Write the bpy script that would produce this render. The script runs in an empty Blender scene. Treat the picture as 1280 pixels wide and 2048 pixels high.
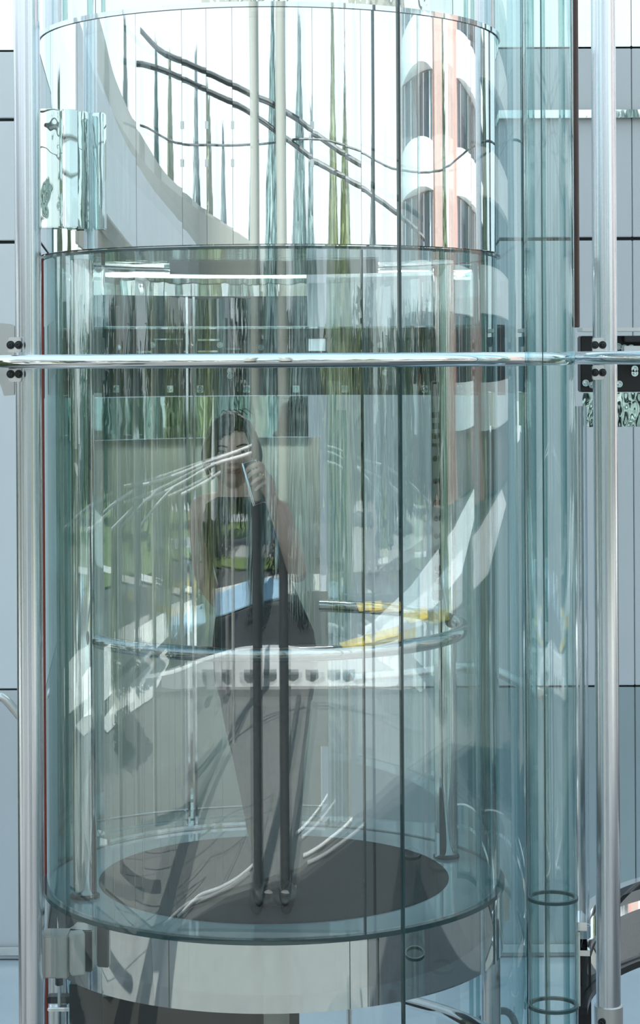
import bpy, bmesh, math, random
from mathutils import Vector, Matrix, noise
PI = math.pi
rng = random.Random(7)
S = bpy.context.scene
COL = S.collection
# ---------------------------------------------------------------- camera
F = 4150.0                       # focal length in pixels of the 1280x2048 frame
CAM = Vector((0.171, -7.28, 1.822))
HX, HY = 640.0, 715.0            # where the optical axis meets the picture
ROLL = 0.0055
cd = bpy.data.cameras.new('camera'); cam = bpy.data.objects.new('camera', cd); COL.objects.link(cam)
cam.location = CAM; cam.rotation_euler = (PI/2, ROLL, 0)
cd.sensor_fit = 'VERTICAL'; cd.sensor_height = 36; cd.lens = F/2048*36
cd.shift_y = -(1024-HY)/2048; cd.clip_end = 400; cd.clip_start = .1
S.camera = cam
# ---------------------------------------------------------------- sky, sun, exposure
W = bpy.data.worlds.new('sky'); S.world = W; W.use_nodes = True
nt = W.node_tree; nt.nodes.clear()
o = nt.nodes.new('ShaderNodeOutputWorld'); b = nt.nodes.new('ShaderNodeBackground')
tc = nt.nodes.new('ShaderNodeTexCoord'); sx = nt.nodes.new('ShaderNodeSeparateXYZ'); rp = nt.nodes.new('ShaderNodeValToRGB')
nz = nt.nodes.new('ShaderNodeTexNoise'); nz.inputs['Scale'].default_value = 3.0; nz.inputs['Detail'].default_value = 5
ad = nt.nodes.new('ShaderNodeMath'); ad.operation = 'MULTIPLY_ADD'; ad.inputs[1].default_value = .35
nt.links.new(tc.outputs['Generated'], nz.inputs['Vector']); nt.links.new(tc.outputs['Generated'], sx.inputs[0])
nt.links.new(nz.outputs['Fac'], ad.inputs[0]); nt.links.new(sx.outputs['Z'], ad.inputs[2])
nt.links.new(ad.outputs[0], rp.inputs[0]); nt.links.new(rp.outputs[0], b.inputs[0]); nt.links.new(b.outputs[0], o.inputs[0])
e = rp.color_ramp.elements
e[0].position = .1; e[0].color = (.95, 1.0, 1.0, 1); e[1].position = .75; e[1].color = (.62, .80, .95, 1)
b.inputs['Strength'].default_value = 1.5
sl = bpy.data.lights.new('sun', 'SUN'); sun = bpy.data.objects.new('sun', sl); COL.objects.link(sun)
sl.energy = 10.0; sl.angle = .009; sl.color = (1, .96, .9)
sun.rotation_euler = Vector((.42, -.68, -.95)).to_track_quat('-Z', 'Y').to_euler()
sun.location = (-10, 15, 22)
vs = S.view_settings; vs.view_transform = 'Standard'; vs.look = 'None'; vs.gamma = 1; vs.use_curve_mapping = False
vs.exposure = 0.0
cy = S.cycles
cy.transparent_max_bounces = 40; cy.max_bounces = 14; cy.glossy_bounces = 8; cy.transmission_bounces = 10; cy.diffuse_bounces = 3
cy.caustics_reflective = False; cy.caustics_refractive = False; cy.use_denoising = True; cy.sample_clamp_indirect = 4

# ---------------------------------------------------------------- measuring helpers
def unroll(px, py):
    dx, dy = px-HX, py-HY
    return (dx-ROLL*dy)/F, (dy+ROLL*dx)/F
def P(px, py, D):                # point seen at a pixel, D metres in front of the camera
    u, v = unroll(px, py); return Vector((CAM.x+u*D, CAM.y+D, CAM.z-v*D))
def hit(px, py, R, back=False, cx=0.0, cyy=0.0):   # (angle, depth) where a pixel meets an upright cylinder; angle 0 faces the camera
    u, v = unroll(px, py)
    ox, oy = CAM.x-cx, CAM.y-cyy
    A = u*u+1; B = ox*u+oy; Cc = ox*ox+oy*oy-R*R
    disc = max(0.0, B*B-A*Cc)
    D = (-B+(math.sqrt(disc) if back else -math.sqrt(disc)))/A
    x, y = ox+u*D, oy+D
    return math.atan2(x, -y), D
def ang(px, R, back=False, py=1000, cx=0.0): return hit(px, py, R, back, cx)[0] % (2*PI) if back else hit(px, py, R, back, cx)[0]
def mirror(px, py, R):           # start and direction of the ray a pixel sees in a round pane of radius R
    a, D = hit(px, py, R); u, v = unroll(px, py)
    p = P(px, py, D); n = Vector((math.sin(a), -math.cos(a), 0)); d = Vector((u, 1, -v))
    return p, d-2*d.dot(n)*n
def seen(px, py, L, R=.8):       # plaza point found L metres out along the mirrored ray
    p, d = mirror(px, py, R); return p+d*(L/math.hypot(d.x, d.y))
GZ = -1.9
def ground(px, py, R=.8, z=GZ):
    p, d = mirror(px, py, R); return p+d*((z-p.z)/d.z)

# ---------------------------------------------------------------- materials
def nodes(name):
    m = bpy.data.materials.new(name); m.use_nodes = True; t = m.node_tree; t.nodes.clear()
    out = t.nodes.new('ShaderNodeOutputMaterial'); return m, t, out
def N(t, kind, **kw):
    n = t.nodes.new(kind)
    for k, v in kw.items():
        if k in n.inputs: n.inputs[k].default_value = v
        else: setattr(n, k, v)
    return n
def noise_tex(t, scale, stretch=(1, 1, 1), detail=3):
    c = N(t, 'ShaderNodeTexCoord'); mp = N(t, 'ShaderNodeMapping'); mp.inputs['Scale'].default_value = stretch
    n = N(t, 'ShaderNodeTexNoise'); n.inputs['Scale'].default_value = scale; n.inputs['Detail'].default_value = detail
    t.links.new(c.outputs['Object'], mp.inputs[0]); t.links.new(mp.outputs[0], n.inputs['Vector']); return n
def solid(name, c, metal=0.0, rough=.5, var=.12, scale=6, stretch=(1, 1, 1), bump=0.0, bscale=None, spec=.5):
    m, t, out = nodes(name); p = N(t, 'ShaderNodeBsdfPrincipled')
    p.inputs['Metallic'].default_value = metal; p.inputs['Roughness'].default_value = rough; p.inputs['Specular IOR Level'].default_value = spec
    n = noise_tex(t, scale, stretch)
    r = N(t, 'ShaderNodeValToRGB'); r.color_ramp.elements[0].position = .3; r.color_ramp.elements[1].position = .7
    r.color_ramp.elements[0].color = tuple(x*(1-var) for x in c)+(1,); r.color_ramp.elements[1].color = tuple(min(1, x*(1+var)) for x in c)+(1,)
    t.links.new(n.outputs['Fac'], r.inputs[0]); t.links.new(r.outputs[0], p.inputs['Base Color'])
    if bump:
        bn = noise_tex(t, bscale or scale, stretch, 2); bp = N(t, 'ShaderNodeBump'); bp.inputs['Distance'].default_value = bump; bp.inputs['Strength'].default_value = 1
        t.links.new(bn.outputs['Fac'], bp.inputs['Height']); t.links.new(bp.outputs[0], p.inputs['Normal'])
    t.links.new(p.outputs[0], out.inputs[0]); return m
def glass(name, tint, edge, base, wave=.0005, ws=5, zs=.25, grazing=.75, gpow=4.0):
    # clear float glass: tinted see-through, coated mirror sheen that rises towards grazing, rolled waviness
    m, t, out = nodes(name)
    lw = N(t, 'ShaderNodeLayerWeight'); lw.inputs['Blend'].default_value = .5
    pw = N(t, 'ShaderNodeMath', operation='POWER'); pw.inputs[1].default_value = gpow; t.links.new(lw.outputs['Facing'], pw.inputs[0])
    ma = N(t, 'ShaderNodeMath', operation='MULTIPLY_ADD'); ma.inputs[1].default_value = grazing; ma.inputs[2].default_value = base; ma.use_clamp = True
    t.links.new(pw.outputs[0], ma.inputs[0])
    p3 = N(t, 'ShaderNodeMath', operation='POWER'); p3.inputs[1].default_value = 2.2; t.links.new(lw.outputs['Facing'], p3.inputs[0])
    mx = N(t, 'ShaderNodeMix', data_type='RGBA'); mx.inputs[6].default_value = tint+(1,); mx.inputs[7].default_value = edge+(1,)
    t.links.new(p3.outputs[0], mx.inputs[0])
    tr = N(t, 'ShaderNodeBsdfTransparent'); t.links.new(mx.outputs[2], tr.inputs[0])
    gl = N(t, 'ShaderNodeBsdfGlossy'); gl.inputs['Roughness'].default_value = 0; gl.inputs['Color'].default_value = (.93, 1, 1, 1)
    if wave:
        n = noise_tex(t, ws, (1, 1, zs), 2); bp = N(t, 'ShaderNodeBump'); bp.inputs['Distance'].default_value = wave; bp.inputs['Strength'].default_value = 1
        t.links.new(n.outputs['Fac'], bp.inputs['Height']); t.links.new(bp.outputs[0], gl.inputs['Normal'])
    ms = N(t, 'ShaderNodeMixShader'); t.links.new(ma.outputs[0], ms.inputs[0]); t.links.new(tr.outputs[0], ms.inputs[1]); t.links.new(gl.outputs[0], ms.inputs[2])
    t.links.new(ms.outputs[0], out.inputs[0]); return m
M = {}
M['car_glass'] = glass('car_glass', (.975, .99, .988), (.38, .62, .64), .225, .00016, 6, .12)
M['car_glass_inner'] = glass('car_glass_inner', (.975, .99, .988), (.50, .72, .73), .015, .00016, 6, .12, .3)
M['shaft_glass'] = glass('shaft_glass', (.98, .99, .99), (.66, .82, .84), .085, .00015, 5, .12, .5)
M['shaft_glass_inner'] = glass('shaft_glass_inner', (.98, .99, .99), (.66, .82, .84), .01, .00015, 5, .12, .25)
M['rear_glass'] = glass('rear_glass', (.96, .985, .98), (.5, .7, .7), .03, .0005, 6, .12)
M['fin_glass'] = glass('fin_glass', (.66, .80, .80), (.20, .36, .37), .06, .0010, 14, .1)
M['tube_glass'] = glass('tube_glass', (.95, .985, .985), (.55, .74, .77), .05, .0012, 16, .12)
M['fascia'] = solid('fascia_mirror_steel', (.90, .95, .97), 1, .0, .02, 3, (1, 1, .2), .0006, 5)
M['rim'] = solid('rim_mirror_steel', (.78, .82, .82), 1, .02, .03, 3, (1, 1, .2), .0003, 4)
M['mirror'] = solid('mirror_steel', (.80, .87, .86), 1, .02, .03, 4, (1, 1, .4), .0012, 9)
M['wavy'] = solid('wavy_mirror_steel', (.80, .85, .81), 1, .01, .03, 4, (1, 1, .7), .0020, 9)
M['chrome'] = solid('chrome', (.80, .84, .86), 1, .05, .04, 8, (1, 1, .1))
M['brushed'] = solid('brushed_steel', (.74, .79, .85), 1, .20, .07, 26, (1, 1, .03))
M['satin'] = solid('satin_steel', (.70, .71, .70), 1, .34, .05, 10, (1, 1, 1))
M['panel_grey'] = solid('panel_grey', (.30, .34, .34), .3, .3, .05, 6)
M['paint'] = solid('grey_enamel', (.50, .49, .45), 0, .3, .03, 4)
M['rail_steel'] = solid('bright_rail_steel', (.92, .92, .90), 1, .22, .03, 10)
M['rail_dark'] = solid('smoked_chrome', (.46, .50, .51), 1, .06, .05, 8)
M['dark_steel'] = solid('dark_steel', (.030, .034, .036), .3, .35, .3, 9)
M['black'] = solid('black_rubber', (.012, .013, .014), 0, .45, .3, 12)
M['carpet'] = solid('carpet', (.022, .025, .026), 0, .9, .25, 160, (1, 1, 1), .001, 300, .2)
M['floor_glass'] = solid('floor_glass', (.26, .40, .45), 0, .06, .08, 3, (1, 1, 1), .0, None, .8)
M['glass_edge'] = solid('glass_edge', (.03, .07, .075), 0, .12, .15, 8)
M['door'] = solid('door_cream', (.84, .83, .74), 0, .35, .03, 2)
M['wall'] = solid('wall_panel', (.57, .61, .62), 0, .30, .03, 1.2)
M['wall_white'] = solid('wall_panel_white', (.74, .79, .80), 0, .30, .03, 1.2)
M['wall_low'] = solid('wall_panel_grey', (.33, .40, .41), 0, .25, .04, 1.2)
M['wall_dark'] = solid('wall_joint', (.06, .07, .075), 0, .6, .1, 4)
M['ground'] = solid('grey_paving', (.115, .117, .112), 0, .7, .12, 1.5)
M['floor'] = solid('pale_floor', (.50, .58, .62), 0, .25, .06, 1.2)
M['pale'] = solid('sunlit_pale', (.84, .83, .79), 0, .6, .06, 2)
M['white'] = solid('white_paint', (.86, .86, .86), 0, .45, .03, 3)
M['asphalt_shade'] = solid('asphalt_shade', (.035, .038, .04), 0, .8, .2, 20)  # tarmac, and the dark colour of ground painted as shade
M['lawn'] = solid('lawn', (.16, .22, .075), 0, .9, .35, 6)
M['cream'] = solid('cream_render', (.46, .46, .42), 0, .6, .04, 2)
M['column'] = solid('column_paint', (.31, .32, .29), 0, .5, .04, 2)
M['brick'] = solid('pink_brick', (.62, .36, .30), 0, .7, .15, 9)
M['window'] = solid('window_glass', (.05, .08, .11), 0, .05, .2, 2, spec=.9)
M['leaf'] = solid('leaf', (.15, .22, .22), 0, .6, .4, 3)
M['leaf2'] = solid('leaf_light', (.15, .185, .085), 0, .6, .4, 3)
M['bark'] = solid('bark', (.12, .09, .06), 0, .9, .3, 12)
M['cable'] = solid('cable', (.05, .055, .055), 0, .5, .1, 6)
M['red'] = solid('red_lacquer', (.42, .10, .08), 0, .4, .15, 8)
M['yellow'] = solid('yellow_paint', (.85, .62, .12), 0, .5, .05, 5)
M['skin'] = solid('skin', (.70, .50, .42), 0, .5, .06, 22)
M['hair'] = solid('hair', (.018, .014, .012), 0, .4, .5, 60, (1, 1, .15), .0015, 90)
M['shirt'] = solid('black_cotton', (.016, .018, .020), 0, .8, .2, 40)
M['trousers'] = solid('charcoal_cotton', (.045, .047, .05), 0, .8, .15, 40)
M['lip'] = solid('lip', (.42, .18, .16), 0, .4, .08, 30)
M['eye_white'] = solid('eye_white', (.75, .74, .72), 0, .2, .03, 20)
M['iris'] = solid('iris', (.03, .02, .015), 0, .1, .2, 60)
M['blue'] = solid('blue_paint', (.42, .62, .80), 0, .6, .06, 3)
M['base_and_shade'] = solid('dark_base_and_shade', (.045, .05, .052), 0, .5, .3, 30)  # column bases, and the shade painted on the lower columns
M['shaded_ground'] = solid('shaded_grey', (.14, .145, .138), 0, .6, .06, 3)
M['sunlit_ground'] = solid('sunlit_stone', (.19, .19, .178), 0, .6, .06, 2)
M['sunlit_ground2'] = solid('pale_concrete', (.42, .42, .40), 0, .7, .08, 2)
M['gold'] = solid('gold', (.85, .62, .25), 1, .2, .05, 30)

# ---------------------------------------------------------------- mesh helpers
def link(name, bm, m, parent=None, smooth=True, mats=None):
    me = bpy.data.meshes.new(name); bmesh.ops.recalc_face_normals(bm, faces=bm.faces); bm.to_mesh(me); bm.free()
    if smooth:
        me.shade_smooth()
        try: me.set_sharp_from_angle(angle=math.radians(38))
        except Exception: pass
    for k in (mats or [m]): me.materials.append(M[k] if isinstance(k, str) else k)
    ob = bpy.data.objects.new(name, me); COL.objects.link(ob)
    if parent: ob.parent = parent; ob.matrix_parent_inverse = Matrix.Translation(-parent.location) if parent.type == 'EMPTY' else Matrix()
    return ob
def coated(ob, R_):                   # the coating is on the outer face only
    for p in ob.data.polygons:
        c = p.center; n = p.normal; out = c.x*n.x+c.y*n.y > .5*math.hypot(c.x, c.y); p.material_index = 0 if out else 1
    return ob
def tag(ob, label=None, cat=None, group=None, kind=None):
    for k, v in (('label', label), ('category', cat), ('group', group), ('kind', kind)):
        if v: ob[k] = v
    return ob
def thing(name, label, cat, loc=(0, 0, 0), group=None):
    ob = bpy.data.objects.new(name, None); COL.objects.link(ob); ob.location = loc; ob.empty_display_size = .1
    return tag(ob, label, cat, group)
def part_label(ob, label): ob['label'] = label; return ob
def shell(bm, R0, R1, a0, a1, z0, z1, n=24, cx=0.0, cyy=0.0):   # curved slab between two radii
    full = abs(abs(a1-a0)-2*PI) < 1e-6
    k = n if full else n+1
    rows = []
    for i in range(k):
        a = a0+(a1-a0)*i/n; s, c = math.sin(a), -math.cos(a)
        rows.append([bm.verts.new((cx+R*s, cyy+R*c, z)) for R, z in ((R0, z0), (R1, z0), (R1, z1), (R0, z1))])
    for i in range(n):
        A, B = rows[i], rows[(i+1) % k]
        for j in range(4): bm.faces.new((A[j], A[(j+1) % 4], B[(j+1) % 4], B[j]))
    if not full: bm.faces.new(rows[0]); bm.faces.new(rows[-1][::-1])
    return bm
def lathe(bm, prof, n=40, c=(0, 0, 0)):       # closed profile of (r,z) spun about z
    rows = []
    for i in range(n):
        a = 2*PI*i/n
        rows.append([bm.verts.new((c[0]+r*math.cos(a), c[1]+r*math.sin(a), c[2]+z)) for r, z in prof])
    for i in range(n):
        A, B = rows[i], rows[(i+1) % n]
        for j in range(len(prof)-1):
            if prof[j][0] < 1e-6 and prof[j+1][0] < 1e-6: continue
            bm.faces.new((A[j], A[j+1], B[j+1], B[j]))
    bmesh.ops.remove_doubles(bm, verts=bm.verts, dist=1e-6); return bm
def disc(bm, R, z0, z1, n=72, c=(0, 0), bev=.0):
    return lathe(bm, [(0, z0), (R-bev, z0), (R, z0+bev), (R, z1-bev), (R-bev, z1), (0, z1)] if bev else [(0, z0), (R, z0), (R, z1), (0, z1)], n, (c[0], c[1], 0))
def sweep(bm, pts, r, n=12, closed=False, caps=True):
    pts = [Vector(p) for p in pts]; L = len(pts); rows = []; up = None
    for i, p in enumerate(pts):
        a = pts[(i-1) % L] if closed or i > 0 else p; c = pts[(i+1) % L] if closed or i < L-1 else p
        t = (c-a).normalized()
        if up is None: up = Vector((0, 0, 1)) if abs(t.z) < .9 else Vector((0, 1, 0))
        s = t.cross(up).normalized(); up = s.cross(t).normalized()
        rr = r[i] if isinstance(r, (list, tuple)) else r
        rows.append([bm.verts.new(p+s*rr*math.cos(2*PI*k/n)+up*rr*math.sin(2*PI*k/n)) for k in range(n)])
    for i in range(L if closed else L-1):
        A, B = rows[i], rows[(i+1) % L]
        for k in range(n): bm.faces.new((A[k], A[(k+1) % n], B[(k+1) % n], B[k]))
    if not closed and caps: bm.faces.new(rows[0][::-1]); bm.faces.new(rows[-1])
    return bm
def box(bm, c, s, rz=0.0, bev=0.0):
    g = bmesh.ops.create_cube(bm, size=1)['verts']
    mt = Matrix.Translation(c) @ Matrix.Rotation(rz, 4, 'Z') @ Matrix.Diagonal((s[0], s[1], s[2], 1))
    bmesh.ops.transform(bm, matrix=mt, verts=g)
    if bev:
        es = list({e for v in g for e in v.link_edges}); bmesh.ops.bevel(bm, geom=es, offset=bev, segments=2, affect='EDGES')
    return bm
def prism(bm, pts, h):                # flat outline (list of points) raised by h
    lo = [bm.verts.new(p) for p in pts]; hi = [bm.verts.new((p[0], p[1], p[2]+h)) for p in pts]; n = len(pts)
    bm.faces.new(lo[::-1]); bm.faces.new(hi)
    for i in range(n): bm.faces.new((lo[i], lo[(i+1) % n], hi[(i+1) % n], hi[i]))
    return bm
def BM(): return bmesh.new()
def smooth_line(ctrl, per=8, closed=False):
    c = [Vector(p) for p in ctrl]; out = []; n = len(c)
    for i in range(n if closed else n-1):
        g = lambda k: c[k % n] if closed else c[min(max(k, 0), n-1)]
        p0, p1, p2, p3 = g(i-1), g(i), g(i+1), g(i+2)
        for k in range(per):
            t = k/per
            out.append(.5*((2*p1)+(p2-p0)*t+(2*p0-5*p1+4*p2-p3)*t*t+(3*p1-p0-3*p2+p3)*t**3))
    if not closed: out.append(c[-1])
    return out
def pole(x, y, z0, z1, r, n=28, bev=.003):
    return lathe(BM(), [(0, z0), (r-bev, z0), (r, z0+bev), (r, z1-bev), (r-bev, z1), (0, z1)], n, (x, y, 0))
def bolt_bm(c, d, r=.008, h=.010):            # hex bolt head on a washer, pointing along d
    bm = BM(); d = Vector(d).normalized()
    q = d.to_track_quat('Z', 'Y').to_matrix().to_4x4(); mt = Matrix.Translation(c) @ q
    a = lathe(bm, [(0, 0), (r*1.7, 0), (r*1.7, .002), (0, .002)], 18)
    b2 = BM(); lathe(b2, [(0, .002), (r, .002), (r, h), (r*.8, h+.0015), (r*.45, h+.0015), (r*.45, h-.002), (0, h-.002)], 6)
    me = bpy.data.meshes.new('tmp'); b2.to_mesh(me); b2.free(); bm.from_mesh(me); bpy.data.meshes.remove(me)
    bmesh.ops.transform(bm, matrix=mt, verts=bm.verts); return bm

# ================================================================ THE SETTING
fl = tag(link('floor', box(BM(), (0, 0, GZ-.15), (160, 160, .3)), 'ground'), kind='structure')
hall = tag(link('floor_hall', box(BM(), (0, 3.0, GZ+.01), (7.0, 5.2, .02)), 'floor'), kind='structure')
WY = 5.5; WD = WY-CAM.y
def wz(y): return CAM.z-(y-HY)/F*WD
wb = tag(link('wall_back', box(BM(), (-1.4, WY+.16, 5.0), (9.8, .2, 13.8)), 'wall_dark'), kind='structure')
zs = [GZ+.02, wz(1376), wz(482), wz(234), wz(98), wz(-420), 8.5, 11.8]
xs = [-6.2, -4.8, -3.4, -2.3, -1.2, -.1, 1.0, 2.1, 3.4]
for i in range(len(zs)-1):
    for j in range(len(xs)-1):
        g = .012 if i not in (2,) else .03
        link('panel', box(BM(), ((xs[j]+xs[j+1])/2, WY+.03, (zs[i]+zs[i+1])/2), (xs[j+1]-xs[j]-.004, .05, zs[i+1]-zs[i]-g), 0, .004), ('wall_low' if j > 4 else 'wall') if i == 0 else ('wavy' if i >= 4 else ('wall_white' if xs[j+1] <= -1.2 else 'wall')), wb)
tag(link('baseboard_back', box(BM(), (-1.4, WY-.01, GZ+.08), (9.6, .02, .05), 0, .003), 'satin'), kind='structure')
tag(link('trim_1', box(BM(), (2.2, WY-.03, wz(232)), (2.2, .03, .05), 0, .004), 'mirror'), kind='structure')

# ================================================================ ELEVATOR CAR
R = .79
car = thing('elevator_car', 'round glass elevator car with mirrored steel rim, dark carpet and chrome handrail inside', 'elevator', (0, 0, -.227))
link('floor_rim', shell(BM(), .60, .80, 0, 2*PI, -.227, -.012, 128), 'rim', car)
for k, px in enumerate((338, 700, 736)):       # butt joints in the rim cladding
    a = ang(px, .8, False, 1950)
    link('rim_joint', shell(BM(), .7995, .8008, a-.0014, a+.0014, -.226, -.013, 1), 'dark_steel', car)
link('floor_edge', shell(BM(), .785, .806, 0, 2*PI, -.012, .004, 128), 'glass_edge', car)
link('floor_ring', shell(BM(), .605, .785, 0, 2*PI, -.012, .002, 128), 'floor_glass', car)
link('carpet', disc(BM(), .612, -.006, .006, 128, (0, 0), .003), 'carpet', car)
link('underside', disc(BM(), .60, -.20, -.05, 64), 'dark_steel', car)
# glass drum
a_s = ang(727, R)
door0, door1 = ang(655, R, True), ang(205, R, True)     # doorway at the back
segs = [(a_s+.003, a_s+1.25), (a_s+1.256, door0), (door1-2*PI, a_s-1.206), (a_s-1.2, a_s-.003)]
for s0, s1 in segs:
    coated(link('glass_panel', shell(BM(), R-.010, R, s0, s1, .004, 2.162, 40), None, car, True, ['car_glass', 'car_glass_inner']), R)
link('joint_strip', shell(BM(), R-.012, R+.001, a_s-.003, a_s+.003, .004, 2.162, 2), 'glass_edge', car)
# ceiling and mirrored fascia above
link('ceiling_disc', disc(BM(), .775, 2.166, 2.19, 96), 'mirror', car)
ml, tl_, ol = nodes('fill_glow'); em = N(tl_, 'ShaderNodeEmission'); em.inputs['Strength'].default_value = 65; em.inputs['Color'].default_value = (1, .98, .93, 1); tl_.links.new(em.outputs[0], ol.inputs[0]); M['fill_light'] = ml  # emission of an added fill light
lt = link('fill_strip', shell(BM(), .64, .72, PI-.62, PI+.62, 2.156, 2.166, 24), 'chrome', car)      # unseen fill light added to brighten the rear doors
link('hiding_lip', shell(BM(), .632, .640, PI-.66, PI+.66, 2.138, 2.166, 24), 'panel_grey', lt)  # added lip that hides the fill strip from the camera
link('fill_face', shell(BM(), .655, .705, PI-.60, PI+.60, 2.1535, 2.1565, 24), 'fill_light', lt)  # glowing face of the added fill light
link('ceiling_edge', shell(BM(), .775, .803, 0, 2*PI, 2.164, 2.172, 128), 'glass_edge', car)
sp = [ang(p, .8, False, 260) for p in (106, 155, 272, 364, 413, 465, 625, 690, 722, 797, 835, 885, 942, 985)]
sp = [sp[0]-1.2]+sp+[sp[-1]+1.2]
for a0, a1 in zip(sp[:-1], sp[1:]):
    link('fascia_panel', shell(BM(), .790, .800, a0+.0008, a1-.0008, 2.178, 2.917, max(6, int((a1-a0)*60))), 'fascia', car)
link('fascia_core', shell(BM(), .765, .785, 0, 2*PI, 2.19, 2.90, 64), 'dark_steel', car)
link('fascia_cap', shell(BM(), .62, .806, 0, 2*PI, 2.919, 2.935, 96), 'chrome', car)
for px in (364, 413, 465, 625):
    for py in (250, 326):
        a, D = hit(px, py, .802); z = P(px, py, D).z
        link('fascia_clip', shell(BM(), .799, .805, a-.0055, a+.0055, z-.012, z+.012, 2), 'satin', car)
# stanchions
for px, py, r in ((170, 1795, .040), (893, 1715, .038)):
    p = P(px, py, CAM.z*F/(unroll(px, py)[1]*F)); 
    st = link('stanchion', pole(p.x, p.y, .004, 2.158, r, 36), 'chrome', car)
    link('base_ring', lathe(BM(), [(r, .002), (r+.010, .002), (r+.010, .010), (r+.001, .016), (r, .016)], 36, (p.x, p.y, 0)), 'dark_steel', st)
    if px > 500: sx_, sy_ = p.x, p.y
# control panel strip on the right stanchion
pD = sy_-CAM.y-.03
def CP(px, py): return P(px, py, pD)
top, bot = CP(868, 762), CP(874, 1200)
cp = link('control_panel', box(BM(), ((top.x+bot.x)/2, top.y+.004, (top.z+bot.z)/2), (.028, .014, top.z-bot.z), .25, .003), 'panel_grey', car)
for py in (925, 970, 1013, 1045, 1080, 1112, 1145, 1158, 1170):
    q = CP(870+(py-925)*.018, py-8)
    bb = lathe(BM(), [(0, 0), (.0105, 0), (.0105, .004), (.0075, .0055), (0, .0045)], 20)
    bmesh.ops.transform(bb, matrix=Matrix.Translation((q.x, q.y-.004, q.z)) @ Matrix.Rotation(PI/2, 4, 'X') @ Matrix.Diagonal((.8, 1, 1, 1)), verts=bb.verts)
    link('button', bb, 'dark_steel', cp)
for py, h in ((778, .05), (830, .02), (852, .022), (872, .02), (890, .012)):
    q = CP(869, py); link('display' if py < 800 else 'notice', box(BM(), (q.x, q.y-.0055, q.z), (.018, .003, h)), 'black', cp)
q = CP(873, 1190); link('card_reader', box(BM(), (q.x, q.y-.01, q.z), (.032, .026, .036), .2, .004), 'black', cp)
lo = CP(876, 1480); hi_ = CP(874, 1202)
link('panel_post', box(BM(), (lo.x-.002, lo.y+.008, (hi_.z+.0)/2+.0), (.020, .012, hi_.z-.01), .2, .003), 'chrome', cp)
# handrails
hz = .875; hr = .024
a0, a1 = ang(196, .665), ang(905, .665, True)
pts = [(.665*math.sin(a), -.665*math.cos(a), hz) for a in [a0+(a1-a0)*i/64 for i in range(65)]]
pe = P(905, 1243, 7.28+.21); pts = pts[:-2]+[(pe.x+.012, pe.y+.02, pe.z), (pe.x-.006, pe.y-.02, pe.z+.004)]
h1 = link('handrail', sweep(BM(), pts, hr, 18), 'rail_dark', car)
a0, a1 = ang(868, .665, True), ang(640, .665, True)
pts = [(.665*math.sin(a), -.665*math.cos(a), hz) for a in [a0+(a1-a0)*i/30 for i in range(31)]]
h2 = link('handrail', sweep(BM(), pts, hr, 18), 'rail_dark', car); 
# car guide shoes on the sides
def bracket(px0, px1, py0, py1, D, depth, m, name='guide_shoe', bev=.004, split=None, rot=0.0):
    a, c = P(px0, py0, D), P(px1, py1, D)
    return link(name, box(BM(), ((a.x+c.x)/2, a.y+depth/2, (a.z+c.z)/2), (c.x-a.x, depth, a.z-c.z), rot, bev), m, car)
bracket(80, 137, 1873, 1957, 6.74, .10, 'paint'); bracket(138, 167, 1868, 1952, 6.66, .05, 'paint', rot=.25)
bracket(996, 1019, 1772, 1842, 7.40, .12, 'satin')
bracket(62, 119, 217, 455, 6.74, .10, 'wavy'); bracket(120, 152, 218, 455, 6.66, .05, 'mirror', rot=.3)
pz = P(118, 1957, 6.95); link('shoe_rod', pole(pz.x, pz.y, pz.z-.09, pz.z+.01, .005, 12, .001), 'chrome', car)
link('shoe_nut', pole(pz.x, pz.y, pz.z-.022, pz.z+.002, .013, 6, .001), 'dark_steel', car)
# car door leaves (glass) and header at the back of the car
RD = .83
dd = [(ang(368, RD, True), ang(214, RD, True)), (ang(617, RD, True), ang(392, RD, True))]
for a0, a1 in dd:
    lf = link('door_leaf', shell(BM(), RD-.008, RD, a0, a1, .02, 2.06, 14), 'rear_glass', car)
for px in (373, 387):
    a = ang(px, RD, True); link('door_stile', shell(BM(), RD-.014, RD+.006, a-.006, a+.006, .02, 2.06, 1), 'chrome', car)
link('door_header', shell(BM(), RD-.02, RD+.04, ang(617, RD, True), ang(205, RD, True), 2.062, 2.16, 20), 'mirror', car)
link('door_sill', shell(BM(), .80, .88, ang(650, RD, True), ang(205, RD, True), -.03, .018, 20), 'chrome', car)

# ================================================================ LANDING BEHIND
RL = 1.10
ld = thing('landing_door', 'cream curved sliding landing doors behind the glass car', 'door', (0, 1.1, .0))
for p0, p1 in ((366, 150), (640, 386)):
    link('door_leaf', shell(BM(), RL-.015, RL+.015, ang(p0, RL, True), ang(p1, RL, True), .02, 1.50, 14), 'door', ld)
a = ang(376, RL, True)
link('door_stile', shell(BM(), RL-.03, RL+.02, a-.008, a+.008, .02, 1.50, 1), 'chrome', ld)
link('sill', shell(BM(), .93, RL+.03, ang(650, RL, True), ang(150, RL, True), -.04, .015, 20), 'mirror', ld)
mb = tag(link('mirror_band', shell(BM(), RL-.04, RL-.02, ang(620, RL, True), ang(130, RL, True), 1.505, 1.668, 24), 'mirror'), 'polished steel band above the cream landing doors', 'panel')
op = thing('door_operator', 'long dark steel door drive beam behind the glass car at eye level', 'beam', (0, 1.15, 1.67))
RO = 1.12
oa, ob_ = ang(990, RO, True), ang(60, RO, True)
link('beam', shell(BM(), RO-.05, RO+.06, oa, ob_, 1.672, 1.90, 40), 'dark_steel', op)
link('top_flange', shell(BM(), RO-.07, RO+.06, oa, ob_, 1.90, 1.945, 40), 'satin', op).data.materials[0] = M['dark_steel']
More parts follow.
